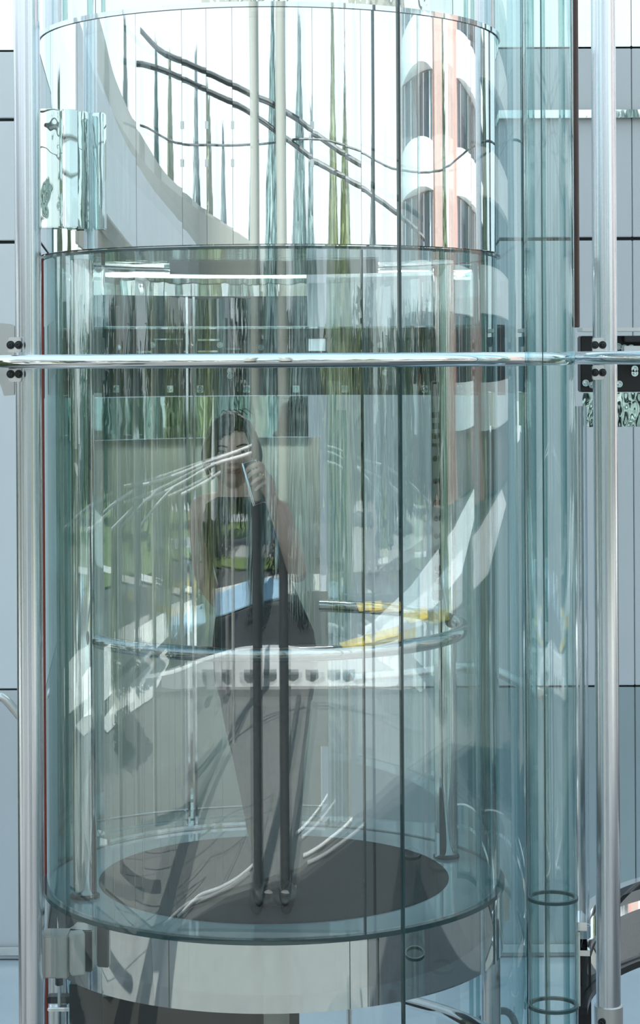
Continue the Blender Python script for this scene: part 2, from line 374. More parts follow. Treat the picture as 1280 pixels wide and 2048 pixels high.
link('flange_edge', shell(BM(), RO-.074, RO-.07, oa, ob_, 1.938, 1.945, 40), 'chrome', op)
for px in (232, 340, 400, 493, 592, 690, 850, 920):
    a, D = hit(px, 778, RO-.05, True); q = P(px, 778, D)
    sq = link('bolt_plate', box(BM(), (q.x, q.y-.004, q.z), (.026, .006, .028), a, .001), 'satin', op)
    link('bolt', bolt_bm((q.x, q.y-.007, q.z), (0, -1, 0), .008), 'chrome', sq)
for px, py in ((522, 695), (460, 742), (460, 752), (236, 695), (305, 690), (440, 690), (760, 690), (770, 745)):
    a, D = hit(px, py, RO-.05, True); q = P(px, py, D)
    link('bolt', bolt_bm((q.x, q.y-.002, q.z), (0, -1, 0), .007), 'chrome', op)
for p0, p1, py in ((297, 360, 678), (390, 437, 680), (262, 292, 704), (450, 480, 698), (390, 432, 703)):
    b0, b1 = ang(p1, RO, True), ang(p0, RO, True); D = hit((p0+p1)/2, py, RO-.06, True)[1]; z = P(p0, py, D).z
    link('track_slot', shell(BM(), RO-.058, RO-.05, b0, b1, z-.004, z+.004, 4), 'chrome', op)
# transom above the drive beam
tr = tag(link('transom_panel', shell(BM(), RL-.02, RL+.0, ang(617, RL, True), ang(215, RL, True), 1.95, 2.07, 16), solid('transom_blue', (.10, .14, .17), 0, .2, .2, 5)), 'dark blue-grey transom panel above the door drive beam', 'panel')
for nm_, p0, p1, y0_, y1_, m_, lab in (('side_panel', 655, 622, 1182, 1492, 'door', 'bright cream side panel right of the landing doors, below handrail height'), ('side_panel', 653, 619, 566, 702, 'blue_panel', 'pale blue strip of panel right of the transom, above the tube ring')):
    M.setdefault('blue_panel', solid('blue_panel', (.62, .78, .88), 0, .25, .04, 3))
    D_ = hit(638, y0_, RL-.04, True)[1]; z1_, z0_ = P(638, y0_, D_).z, P(638, y1_, D_).z
    tag(link(nm_, shell(BM(), RL-.045, RL-.03, ang(p0, RL-.04, True), ang(p1, RL-.04, True), z0_, z1_, 6), m_), lab, 'panel')
# glass fins behind the car, right of the doors
fin = thing('glass_fin_stack', 'stack of upright glass door edges right of the cream doors', 'glass panel', (.1, 1.0, 0))
for k, (px, py) in enumerate(((660, 560), (668, 560), (676, 820), (684, 820), (690, 820))):
    t0, t1 = P(px, py, 8.2+.02*k), P(px, 1648, 8.2+.02*k)
    link('pane_edge', box(BM(), (t0.x, t0.y, (t0.z+t1.z)/2), (.010, .05, t0.z-t1.z), 0, .001), 'fin_glass', fin)
link('foot_rail', box(BM(), (P(675, 1650, 8.2).x, .99, P(675, 1650, 8.2).z), (.11, .08, .02), 0, .003), 'chrome', fin)
# balustrade tubes of the landing
def tube_thing(name, label, cat, pts, r, m, group=None):
    return tag(link(name, sweep(BM(), smooth_line(pts, 8), r, 14), m), label, cat, group)
def legs(o):
    vs_ = [v.co for v in o.data.vertices]
    for p in (min(vs_, key=lambda v: v.x), max(vs_, key=lambda v: v.x)):
        link('leg', pole(p.x, p.y, GZ+.02, p.z, .012, 12), 'satin', o)
legs(tube_thing('landing_handrail', 'grey tube handrail behind the car, right of the rear glass', 'handrail',
           [P(700, 1358, 8.7), P(800, 1350, 8.8), P(900, 1338, 8.9), P(940, 1336, 8.9), P(990, 1342, 8.8), P(1040, 1366, 8.6), P(1080, 1390, 8.4)], .024, 'satin'))
legs(tube_thing('landing_handrail', 'short bent tube handrail at the far left edge beside the steel post', 'handrail',
           [P(-60, 1392, 7.8), P(-10, 1394, 7.8), P(8, 1397, 7.8), P(30, 1420, 7.8), P(70, 1470, 7.8)], .017, 'satin'))

# ================================================================ SHAFT
sh = thing('shaft_enclosure', 'tall round clear glass shaft around the elevator car', 'glass shaft', (0, 0, GZ))
RS = .895
s0 = ang(803, RS)
edges = [-.93, s0, 1.45, 2.4]
for q0, q1 in zip(edges[:-1], edges[1:]):
    coated(link('glass_panel', shell(BM(), RS-.012, RS, q0+.004, q1-.004, GZ+.05, 4.6, 36), None, sh, True, ['shaft_glass', 'shaft_glass_inner']), RS)
for q in edges[1:-1]:
    link('joint_strip', shell(BM(), RS-.014, RS+.002, q-.0035, q+.0035, GZ+.05, 4.6, 2), 'glass_edge', sh)
# upright glass edges on the right side of the shaft
for k, (px, D, w) in enumerate(((1066, 7.9, .02), (1090, 7.75, .012), (1128, 7.9, .016))):
    q = P(px, 1000, D); link('pane_edge', box(BM(), (q.x, q.y, 1.35), (w, .07, 6.4), 0, .001), 'fin_glass', sh)
for k, (px, D, w) in enumerate(((937, 7.8, .014), (950, 7.75, .012), (966, 7.7, .014), (212, 7.95, .012), (186, 7.9, .02), (136, 7.75, .014), (104, 7.6, .012))):
    q = P(px, 1000, D); link('pane_edge', box(BM(), (q.x, q.y, 1.0), (w, .04, 5.2), 0, .001), 'fin_glass', sh)
q = P(1101, 1000, 6.5)
gtb = thing('glass_tube', 'tall clear glass tube standing between the shaft and the right post', 'glass tube', (q.x, q.y, GZ))
link('tube_wall', shell(BM(), .070, .078, 0, 2*PI, GZ, 4.6, 48, q.x, q.y), 'tube_glass', gtb)
for zz in (P(1101, 1795, 6.5).z, P(1101, 2010, 6.5).z): link('tube_seal', shell(BM(), .068, .0795, 0, 2*PI, zz-.006, zz+.004, 40, q.x, q.y), 'glass_edge', gtb)
link('seam', box(BM(), (q.x-.030, q.y-.0725, 1.35), (.003, .004, 6.4)), 'glass_edge', gtb)
TX = 2.11
def ring_rail(name, label, cx, r0, z):
    t = thing(name, label, 'rail', (cx, 0, z))
    link('tube', sweep(BM(), [(cx+r0*math.sin(2*PI*i/120), -r0*math.cos(2*PI*i/120), z) for i in range(120)], .0225, 18, True), 'chrome', t); return t
zr = CAM.z-5.5/F*6.24
gr = ring_rail('guard_rail', 'polished horizontal tube ring running in front of the glass car', 0, 1.035, zr)
g2 = ring_rail('guard_rail', 'polished tube ring of the next shaft, at the right edge', TX, 1.035, zr+.002)
def clamp(parent, px, pys, D, sgn):
    for py in pys:
        q = P(px, py, D)
        b_ = link('clamp', box(BM(), (q.x, q.y, q.z), (.04, .022, .05), 0, .003), 'satin', parent)
        for dx in (-.012, .014):
            link('clamp_bolt', bolt_bm((q.x+dx, q.y-.012, q.z), (dx*6*sgn, -1, 0), .008, .014), 'dark_steel', b_)
def post(label, px, cx, name='support_post', rad=.0425, RR=.945):
    a, D = hit(px, 715, RR, False, cx); x, y = cx+RR*math.sin(a), -RR*math.cos(a)
    t = thing(name, label, 'post', (x, y, GZ))
    link('shaft', pole(x, y, GZ, 4.8, rad, 40), 'brushed', t); return t, x, y, D
tl, lx, ly, lD = post('tall brushed steel post at the left, in front of the clamp box', 57, 0)
clamp(tl, 30, (690, 748), lD-.05, -1)
tr_, rx, ry, rD = post('tall brushed steel post at the right edge, bolted to the tube ring', 1210, TX)
clamp(tr_, 1196, (690, 745), rD-.055, 1)
q = P(1212, 2040, rD-.02); cl = link('collar', lathe(BM(), [(.043, -.02), (.05, -.02), (.05, .045), (.043, .045)], 30, (rx, ry, q.z)), 'satin', tr_)
link('collar_bolt', bolt_bm((rx-.03, ry-.045, q.z), (-.3, -1, 0), .008), 'dark_steel', cl)
am = BM(); aw = [P(a_, b_, 7.3) for a_, b_ in ((-60, 640), (20, 648), (29, 652), (29, 700), (28, 790), (8, 792), (-2, 760), (-60, 750))]
for q_, dy in ((aw, 0), (aw, .02)): pass
lo_ = [am.verts.new(v) for v in aw]; hi2 = [am.verts.new(v+Vector((0, .03, 0))) for v in aw]
am.faces.new(lo_); am.faces.new(hi2[::-1])
for i in range(len(aw)): am.faces.new((lo_[i], hi2[i], hi2[(i+1) % len(aw)], lo_[(i+1) % len(aw)]))
link('arm_plate', am, 'pale', tl)
# guide rails beside the car
for px, lab in ((116, 'slim steel guide tube left of the car, behind the clamp boxes'), (981, 'slim steel guide tube right of the car, clear below its rim')):
    q = P(px, 1900, 7.56); 
    tag(link('guide_rail', pole(q.x, q.y, GZ, 4.8, .036, 32), 'brushed'), lab, 'post')
q = P(85, 900, 7.75); q1 = P(85, 470, 7.75); q2 = P(85, 1290, 7.75)
rp_ = tag(link('red_pole', pole(q.x, q.y, GZ, q1.z, .011, 14), 'red'), 'thin red pole close behind the left steel post', 'pole')
q = P(1150, 300, 7.45); tag(link('brown_pole', pole(q.x, q.y, P(1150, 655, 7.45).z, 4.6, .014, 14), solid('brown_lacquer', (.10, .06, .05), 0, .3, .2, 9)), 'thin dark brown upright strip left of the right post', 'pole')
ch = thing('steel_channel', 'slim polished steel channel left of the right post, cut off at mid height', 'channel', (P(1162, 1850, 7.5).x, P(1162, 1850, 7.5).y, P(1162, 1850, 7.5).z))
for px, w in ((1153, .010), (1163, .018), (1173, .008)):
    t0, t1 = P(px-4, 812, 7.5), P(px+3, 1845, 7.5); link('rib', box(BM(), (P(px, 1300, 7.5).x, t0.y, (t0.z+t1.z)/2), (w, .03, t0.z-t1.z), 0, .002), 'chrome', ch)
q = P(1166, 1850, 7.5); link('foot', box(BM(), (q.x, q.y, q.z-.02), (.05, .05, .05), 0, .004), 'mirror', ch)
# neighbour shaft at the right: drive beam, mirror band, landing ring
op2 = thing('door_operator', 'black door drive beam with bolts behind the right steel post', 'beam', (TX, 1.0, 1.67))
ya = 8.15
def QB(px, py, d=0): return P(px, py, ya+d)
t0, t1 = QB(1161, 672), QB(1420, 783)
link('beam', box(BM(), ((t0.x+t1.x)/2, t0.y+.05, (t0.z+t1.z)/2), (t1.x-t0.x, .1, t0.z-t1.z), 0, .004), 'black', op2)
t0, t1 = QB(1161, 656), QB(1420, 662)
link('top_flange', box(BM(), ((t0.x+t1.x)/2, t0.y+.03, (t0.z+t1.z)/2), (t1.x-t0.x, .16, t0.z-t1.z), 0, .002), 'satin', op2)
t0, t1 = QB(1244, 672), QB(1330, 684)
link('arm', box(BM(), ((t0.x+t1.x)/2, t0.y-.04, (t0.z+t1.z)/2), (t1.x-t0.x, .06, t0.z-t1.z), 0, .003), 'dark_steel', op2)
t0, t1 = QB(1244, 692), QB(1330, 703)
link('arm', box(BM(), ((t0.x+t1.x)/2, t0.y-.03, (t0.z+t1.z)/2), (t1.x-t0.x, .05, t0.z-t1.z), 0, .003), 'satin', op2)
for px, py in ((1171, 766), (1184, 770), (1238, 768), (1269, 738), (1269, 746), (1236, 693), (1248, 696), (1262, 696)):
    q = QB(px, py); s_ = link('bolt_plate', box(BM(), (q.x, q.y-.003, q.z), (.02, .006, .022), 0, .001), 'satin', op2); link('bolt', bolt_bm((q.x, q.y-.006, q.z), (0, -1, 0), .008), 'chrome', s_)
t0, t1 = QB(1166, 786), QB(1420, 853)
mb2 = tag(link('mirror_band', box(BM(), ((t0.x+t1.x)/2, t0.y+.03, (t0.z+t1.z)/2), (t1.x-t0.x, .04, t0.z-t1.z), 0, .004), 'wavy'), 'polished wavy steel band under the black drive beam at the right edge', 'panel')
lr = thing('landing_ring', 'curved mirror steel ring of the next shaft, low at the right edge', 'ring', (TX, 0, -.6))
def twin_ring(name, r0, r1, z0, z1, m): return link(name, shell(BM(), r0+.045, r1+.045, .55*PI, 1.46*PI, z0, z1, 64, TX), m, lr)
twin_ring('rim_edge', .96, 1.0, -.23, -.20, 'chrome'); twin_ring('rim_face', .985, 1.0, -.50, -.235, 'rim'); twin_ring('rim_lip', .95, .985, -.32, -.30, 'chrome')
twin_ring('lower_edge', .96, 1.0, -.53, -.505, 'dark_steel')
bx = P(1150, 1940, 7.7); tag(link('cable_tray', box(BM(), (bx.x+.03, bx.y, -.75), (.05, .08, .9), 0, .004), 'black'), 'black upright cable tray low beside the right steel post', 'tray')
# under the car: lower landing rail and pit frame
tube_thing('lower_handrail', 'thick chrome tube curving under the car rim at the bottom', 'handrail',
           [P(740, 1993, 7.9), P(800, 2000, 7.6), P(870, 2018, 7.3), P(930, 2040, 7.0), P(1000, 2075, 6.8)], .024, 'chrome')
tube_thing('lower_handrail', 'thin dark bent tube at the bottom right of the guide tube', 'handrail',
           [P(960, 2040, 7.9), P(1000, 2022, 7.9), P(1022, 2030, 7.9), P(1034, 2060, 7.9)], .014, 'dark_steel')
pf = thing('pit_frame', 'dark steel pit frame under the left side of the car', 'frame', P(160, 2040, 7.4))
for p0, p1, D, dp, m in (((140, 1965), (205, 2200), 7.3, .05, 'dark_steel'), ((96, 1990), (145, 2003), 7.35, .05, 'dark_steel'), ((96, 2012), (145, 2020), 7.35, .04, 'chrome'), ((205, 1990), (600, 2300), 7.9, .05, 'brown'), ):
    if m == 'brown': M.setdefault('brown', solid('brown_steel', (.06, .055, .05), .2, .35, .2, 4))
    t0, t1 = P(p0[0], p0[1], D), P(p1[0], p1[1], D)
    link('bar', box(BM(), ((t0.x+t1.x)/2, t0.y, (t0.z+t1.z)/2), (t1.x-t0.x, dp, t0.z-t1.z), 0, .003), m, pf)
q = P(553, 2040, 7.28); tag(link('lift_ram', pole(q.x, q.y, GZ, -.20, .045, 28), 'cream'), 'cream lifting ram under the middle of the car', 'ram')

# ================================================================ PERSON ON THE PHONE
SC = 6.97
def Q(px, py, d=0.0): return P(px, py, SC+d)
per = thing('person', 'woman in black top and charcoal trousers, phone at her ear, inside the car', 'person', Q(550, 1800))
per.location.z = .006
def limb(bm, chain, n=16):            # tapering closed limb with rounded ends along joints (point, radius)
    chain = [(Vector(p), r if not isinstance(r, tuple) else r[0]) for p, r in chain]
    pts = smooth_line([p for p, r in chain], 4); rr = []
    for (p0, r0), (p1, r1) in zip(chain[:-1], chain[1:]): rr += [r0+(r1-r0)*k/4 for k in range(4)]
    rr.append(chain[-1][1]); sweep(bm, pts, rr, n)
    for p, q in ((pts[0], rr[0]), (pts[-1], rr[-1])):
        g = bmesh.ops.create_uvsphere(bm, u_segments=16, v_segments=10, radius=q)['verts']; bmesh.ops.translate(bm, verts=g, vec=p)
    return bm
def n_(p, r): return (p, r)
HC = Q(464, 905, -.02)          # head centre
yaw = .06
def head_pt(sx_, sy_, sz_):
    x = .075*sx_*(1-.20*max(0, -sz_)**1.4-.05*max(0, sz_)); y = .098*sy_*(.93 if sy_ < 0 else 1); z = .122*sz_
    if sy_ < 0:
        f = -sy_
        g = lambda cx_, cz_, wx, wz_: math.exp(-((x-cx_)/wx)**2-((z-cz_)/wz_)**2)
        nose = math.exp(-(x/.011)**2)*max(0, min(1, (.018-z)/.045))*(1 if z > -.030 else math.exp(-((z+.030)/.006)**2))*.024
        d = nose+g(.011, -.030, .007, .007)*.006+g(-.011, -.030, .007, .007)*.006
        d -= (g(.031, .006, .016, .011)+g(-.031, .006, .016, .011))*.011
        d += (g(.030, .024, .022, .008)+g(-.030, .024, .022, .008))*.004
        d += g(0, -.053, .022, .006)*.006+g(0, -.064, .018, .006)*.006-g(0, -.0585, .022, .002)*.003
        d += g(0, -.098, .022, .016)*.010+(g(.042, -.022, .02, .02)+g(-.042, -.022, .02, .02))*.003
        y -= d*min(1, f*2)
    return Vector((x, y, z))
HM = Matrix.Translation(HC) @ Matrix.Rotation(yaw, 4, 'Z') @ Matrix.Rotation(-.05, 4, 'Y') @ Matrix.Diagonal((1.11, 1.06, .97, 1))
def ellip(bm, fn, nu=72, nv=56):
    rows = []
    for j in range(nv+1):
        th = PI*j/nv; rows.append([bm.verts.new(fn(math.sin(th)*math.sin(2*PI*i/nu), -math.sin(th)*math.cos(2*PI*i/nu), math.cos(th))) for i in range(nu)])
    for j in range(nv):
        for i in range(nu):
            bm.faces.new((rows[j][i], rows[j+1][i], rows[j+1][(i+1) % nu], rows[j][(i+1) % nu]))
    bmesh.ops.remove_doubles(bm, verts=bm.verts, dist=1e-5)
    return bm
px_m = SC/F
body_bm = BM()
armR = [n_(Q(500, 1014, .02), .050), n_(Q(530, 1014, .01), .050), n_(Q(554, 1028, 0), .046), n_(Q(577, 1085, -.01), .039), n_(Q(595, 1146, -.03), .034), n_(Q(580, 1090, -.085), .035), n_(Q(556, 1030, -.125), .026), n_(Q(543, 1000, -.142), .022)]
armL = [n_(Q(460, 1014, .02), .050), n_(Q(424, 1014, .01), .050), n_(Q(401, 1028, .01), .045), n_(Q(404, 1095, .05), .038), n_(Q(412, 1160, .09), .033), n_(Q(450, 1215, .12), .030), n_(Q(490, 1250, .135), .023), n_(Q(515, 1265, .135), .024)]
limb(body_bm, armR); limb(body_bm, armL)
limb(body_bm, [n_(Q(470, 1010, .02), .060), n_(Q(466, 975, .012), .050), n_(Q(463, 930, .01), .050)])
for hx, kx, ax in ((497, 512, 540), (560, 564, 573)):
    limb(body_bm, [n_(Q(hx, 1290), .085), n_(Q((hx+kx)/2, 1400), .075), n_(Q(kx, 1520, -.01), .055), n_(Q(kx+2, 1580, .01), .053), n_(Q(ax, 1700, .01), .038), n_(Q(ax, 1775, .01), .034)])
    limb(body_bm, [n_(Q(ax, 1778, .02), .034), n_(Q(ax-2, 1790, -.05), .033), n_(Q(ax-4, 1797, -.12), .026)])
loft_rings = [(Q(470, 992, .018), .062, .055), (Q(474, 1012, .01), .108, .075), (Q(482, 1050, 0), .118, .092), (Q(488, 1085), .120, .098), (Q(500, 1125), .112, .092), (Q(512, 1170), .108, .088), (Q(520, 1215), .125, .10), (Q(527, 1262), .15, .115), (Q(529, 1310), .155, .118), (Q(529, 1350), .13, .10)]
rows = [[body_bm.verts.new(Vector(c)+Vector((rx_*math.cos(2*PI*i/28), ry_*math.sin(2*PI*i/28), 0))) for i in range(28)] for c, rx_, ry_ in loft_rings]
for A, B in zip(rows[:-1], rows[1:]):
    for i in range(28): body_bm.faces.new((A[i], A[(i+1) % 28], B[(i+1) % 28], B[i]))
body_bm.faces.new(rows[0][::-1]); body_bm.faces.new(rows[-1])
pb_ = BM(); ellip_c = Q(537, 974, -.147)      # palm, a flattened pad
g = bmesh.ops.create_uvsphere(body_bm, u_segments=20, v_segments=12, radius=1)['verts']
bmesh.ops.transform(body_bm, matrix=Matrix.Translation(ellip_c) @ Matrix.Rotation(-.2, 4, 'Y') @ Matrix.Diagonal((.026, .017, .048, 1)), verts=g)
pb_.free()
fing = [((534, 955), (520, 928), (500, 934), (490, 944)), ((538, 962), (523, 941), (503, 947), (494, 957)), ((541, 970), (528, 954), (510, 961), (502, 969)), ((543, 979), (532, 967), (518, 973), (511, 980))]
for k, f in enumerate(fing):
    q_ = .0085-.0005*k
    limb(body_bm, [n_(Q(f[0][0], f[0][1], -.148), q_*1.15), n_(Q(f[1][0]+4, f[1][1]+3, -.156), q_*1.08), n_(Q(f[1][0]-4, f[1][1], -.164), q_), n_(Q(f[2][0], f[2][1], -.168), q_*.92), n_(Q(f[3][0], f[3][1], -.163), q_*.8)], 10)
limb(body_bm, [n_(Q(540, 988, -.142), .014), n_(Q(526, 980, -.122), .012), n_(Q(516, 957, -.110), .0105), n_(Q(512, 938, -.106), .009)], 10)
tmp_me = bpy.data.meshes.new('t'); body_bm.to_mesh(tmp_me); body_bm.free()
ms_ = [tmp_me]
hb = BM(); ellip(hb, lambda a_, b_, c_: HM @ head_pt(a_, b_, c_))
for s in (-1, 1):
    eb = BM(); ellip(eb, lambda a_, b_, c_: HM @ Vector((s*(.073+.008*a_), .012+.016*b_, -.006+.030*c_)), 16, 12)
    t_ = bpy.data.meshes.new('t'); eb.to_mesh(t_); eb.free(); hb.from_mesh(t_)
for m2 in ms_: hb.from_mesh(m2)
bd = link('body', hb, 'skin', per)
md = bd.modifiers.new('r', 'REMESH'); md.mode = 'VOXEL'; md.voxel_size = .0042; md.use_smooth_shade = True
sm = bd.modifiers.new('sm', 'SMOOTH'); sm.factor = .5; sm.iterations = 3
dg = bpy.context.evaluated_depsgraph_get(); dg.update()
nm = bpy.data.meshes.new_from_object(bd.evaluated_get(dg)); bd.modifiers.clear(); bd.data = nm; nm.name = 'body'
b3 = BM(); b3.from_mesh(nm); b3.verts.ensure_lookup_table(); seen_, isl = set(), []
for v in b3.verts:
    if v in seen_: continue
    st_, cur = [v], []; seen_.add(v)
    while st_:
        w = st_.pop(); cur.append(w)
        for e_ in w.link_edges:
            u_ = e_.other_vert(w)
            if u_ not in seen_: seen_.add(u_); st_.append(u_)
    isl.append(cur)
isl.sort(key=len); open('/tmp/isl.txt','w').write(str([(len(i), [round(sum(v.co[k] for v in i)/len(i),2) for k in range(3)]) for i in isl]))
for i in isl[:-1]: bmesh.ops.delete(b3, geom=i, context='VERTS')
b3.to_mesh(nm); b3.free()
if not nm.materials: nm.materials.append(M['skin'])
nm.shade_smooth()
# eyes, brows, lips
def face_pt(x, z, off=0.0):
    sz_ = max(-.99, min(.99, z/.122)); c = math.sqrt(1-sz_*sz_); sxx = x/(.075*(1-.20*max(0, -sz_)**1.4-.05*max(0, sz_)))
    syy = -math.sqrt(max(0.0, 1-sz_*sz_-sxx*sxx)); p = head_pt(sxx, syy, sz_); return p+Vector((0, -off, 0))
for s in (-1, 1):
    ey = face_pt(s*.031, .006)
    eb = BM(); ellip(eb, lambda a_, b_, c_: HM @ (ey+Vector((.0125*a_, .002+.008*b_, .0052*c_))), 20, 14); e_ = link('eye', eb, 'eye_white', per)
    ib = BM(); ellip(ib, lambda a_, b_, c_: HM @ (ey+Vector((.0055*a_, -.0045+.003*b_, .0052*c_))), 16, 10); link('iris', ib, 'iris', e_)
    link('eyelid', sweep(BM(), [HM @ (face_pt(s*(.031-.014+.028*t/6), .006+.006*math.sin(PI*t/6), .001)) for t in range(7)], .0016, 6), 'hair', e_)
    link('eyebrow', sweep(BM(), [HM @ face_pt(s*(.014+.036*t/7), .023+.006*math.sin(PI*(t/7)*.9), .001) for t in range(8)], [.0022+.0012*math.sin(PI*t/7) for t in range(8)], 6), 'hair', per)
for z0, h in ((-.0535, .0035), (-.0625, .0042)):
    link('lip', sweep(BM(), [HM @ face_pt(-.022+.044*t/10, z0+(.001*math.cos(t/10*2*PI) if z0 > -.06 else -.001*math.sin(PI*t/10)), .0005) for t in range(11)], [.0008+h*math.sin(PI*t/10)**.8 for t in range(11)], 8), 'lip', per)
# hair: a cap with a parting, swept to the sides, ear length
def hair_pt(a_, b_, c_):
    p = head_pt(a_, max(b_, -.999), c_) if b_ > 0 else Vector((.075*a_*(1-.05*max(0, c_)), .098*b_*.93, .122*c_))
    w = 1.13+.045*noise.noise(Vector((a_*5, b_*5, c_*2.2)))+.02*noise.noise(Vector((a_*16, b_*16, c_*4)))
    return Vector((p.x*w*1.02, p.y*w+.004, p.z*(w-.01)+.004))
hb = BM(); ellip(hb, hair_pt, 90, 60)
def cut(co):
    if co.y > .020: return co.z < -.080
    hl = .088-.55*abs(co.x-.020)-5.0*max(0, abs(co.x-.005)-.045)    # hairline falls to each side of the parting
    if abs(co.x) > .069: return co.z < -.030
    return co.z < hl+.004*math.sin(co.x*190)
bmesh.ops.delete(hb, geom=[f for f in hb.faces if cut(f.calc_center_median())], context='FACES')
for v in hb.verts: v.co = HM @ v.co
ho = link('hair', hb, 'hair', per); md = ho.modifiers.new('t', 'SOLIDIFY'); md.thickness = .012; md.offset = -1
for s, zz in ((-1, -.075), (-1, -.06), (1, -.055), (-1, -.09)):
    x0 = s*(.074+.012*rng.random()); y0 = -.02+.05*rng.random()
    link('hair_strand', sweep(BM(), smooth_line([HM @ Vector((x0*.6, y0-.03, .085)), HM @ Vector((x0*1.0, y0-.02, .03)), HM @ Vector((x0*1.08, y0, -.02)), HM @ Vector((x0*.98, y0, zz))], 5), [.005]*15+[.001], 7), 'hair', per)
for k in range(5):
    x0 = -.03+.016*k
    link('hair_strand', sweep(BM(), smooth_line([HM @ Vector((x0, .02, .122)), HM @ Vector((x0+.01, -.01, .147+.006*rng.random())), HM @ Vector((x0+.035, -.02, .128))], 5), .0014, 5), 'hair', per)
# clothes: lofted shells that follow the body
def loft(name, rings, m, n=32, cap0=True, cap1=True, wob=.004):
    bm = BM(); rows = []
    for k, (c, rx_, ry_) in enumerate(rings):
        rows.append([bm.verts.new(Vector(c)+Vector((rx_*math.cos(2*PI*i/n), ry_*math.sin(2*PI*i/n), 0))*(1+wob/max(rx_, .03)*noise.noise(Vector((math.cos(2*PI*i/n)*2, math.sin(2*PI*i/n)*2, k*.6))))) for i in range(n)])
    for A, B in zip(rows[:-1], rows[1:]):
        for i in range(n): bm.faces.new((A[i], A[(i+1) % n], B[(i+1) % n], B[i]))
    if cap0: bm.faces.new(rows[0][::-1])
    if cap1: bm.faces.new(rows[-1])
    return bm
tb = loft('t', [(Q(470, 992, .018), .074, .066), (Q(472, 998, .015), .100, .076), (Q(474, 1006, .01), .122, .086), (Q(478, 1026, .005), .132, .098), (Q(484, 1060, 0), .128, .106), (Q(488, 1085), .132, .112), (Q(500, 1125), .126, .108), (Q(512, 1170), .126, .104), (Q(520, 1215), .146, .116), (Q(527, 1262), .168, .130), (Q(529, 1305), .176, .134), (Q(529, 1312), .170, .128)], 'shirt')
top_o = link('top', tb, 'shirt', per); part_label(top_o, 'black sleeveless top')
pb = loft('p', [(Q(529, 1285), .172, .130), (Q(530, 1320), .175, .132), (Q(531, 1370), .168, .126), (Q(533, 1400), .155, .118)], 'trousers')
for hx, kx, ax in ((492, 510, 540), (568, 566, 573)):
    sweep(pb, smooth_line([Q(hx, 1350), Q((hx*.6+kx*.4), 1440), Q(kx, 1520, -.008), Q(kx*.5+ax*.5, 1640, .008), Q(ax, 1766, .01)], 6), [.100-.00235*i for i in range(25)], 20)
tro = link('trousers', pb, 'trousers', per); part_label(tro, 'charcoal tapered trousers')
for ax in (539, 571):
    sb = BM(); c = Q(ax-3, 1793, -.05); c.z = .034
    ellip(sb, lambda a_, b_, c_: Vector((c.x+.041*a_*(1.1 if b_ < 0 else .9), c.y+.125*b_, max(.008, c.z+(.045 if b_ > -.1 else .032)*c_))), 28, 18); link('shoe', sb, 'black', per)
rq = Q(527, 951, -.158); rb = BM(); 
bmesh.ops.transform(lathe(rb, [(.0095, -.002), (.0115, -.002), (.0115, .002), (.0095, .002), (.0095, -.002)], 20), matrix=Matrix.Translation(rq) @ Matrix.Rotation(1.2, 4, 'Y'), verts=rb.verts)
part_label(link('finger_ring', rb, 'gold', per), 'gold ring on a finger')
ph = thing('phone', 'dark phone in a clear case held in the raised hand of the woman', 'phone', Q(508, 966, -.135))
pc = Q(509, 965, -.136)
pb = box(BM(), (0, 0, 0), (.072, .009, .140), 0, .004)
pm = Matrix.Translation(pc) @ Matrix.Rotation(-.25, 4, 'Y') @ Matrix.Rotation(1.0, 4, 'Z')
bmesh.ops.transform(pb, matrix=pm, verts=pb.verts); link('phone_body', pb, 'black', ph)
fb = BM(); sweep(fb, [pm @ Vector(v) for v in ((-.0365, 0, -.071), (.0365, 0, -.071), (.0365, 0, .071), (-.0365, 0, .071))], .0042, 8, True); link('case_edge', fb, 'chrome', ph)

# ================================================================ THE PLAZA THE GLASS AND STEEL MIRROR
for px, L in ((513, 7.9), (566, 7.9)):
    q = seen(px, 1000, L)
    t = thing('column', 'round cream column of the forecourt mirrored in the glass, ' + ('left' if px < 540 else 'right') + ' of the pair', 'column', (q.x, q.y, GZ+.021))
    link('shaft', pole(q.x, q.y, .85, 9, .33, 32), 'column', t); part_label(link('shaded_shaft', pole(q.x, q.y, GZ+.021, .85, .335, 32), 'base_and_shade', t), 'lower shaft with shade painted dark'); link('base', pole(q.x, q.y, GZ+.021, GZ+.12, .42, 32, .02), 'base_and_shade', t)  # lower shaft coloured dark to stand for shade on the columns
# curved ramp parapet sweeping up at the left
def sweep_wall(pl, L, h0, h1, th, m, name, label, cat, R_=.8):
    top_ = smooth_line([seen(px, py, L(px) if callable(L) else L, R_) for px, py in pl], 6); bm = BM(); rows = []
    for i, p in enumerate(top_):
        n2 = Vector((p.x, p.y, 0)).normalized()*th
        hh = h0+(h1-h0)*i/(len(top_)-1)
        rows.append([bm.verts.new(v) for v in (p, p+n2, p+n2-Vector((0, 0, hh)), p-Vector((0, 0, hh)))])
    for A, B in zip(rows[:-1], rows[1:]):
        for j in range(4): bm.faces.new((A[j], A[(j+1) % 4], B[(j+1) % 4], B[j]))
    bm.faces.new(rows[0]); bm.faces.new(rows[-1][::-1])
    return link(name, bm, m)
Lr = lambda px: 6.0+8*((px-140)/360)
rampt = thing('ramp', 'curved cream ramp of the forecourt mirrored at the upper left of the steel drum', 'ramp', (-5, -3, GZ))
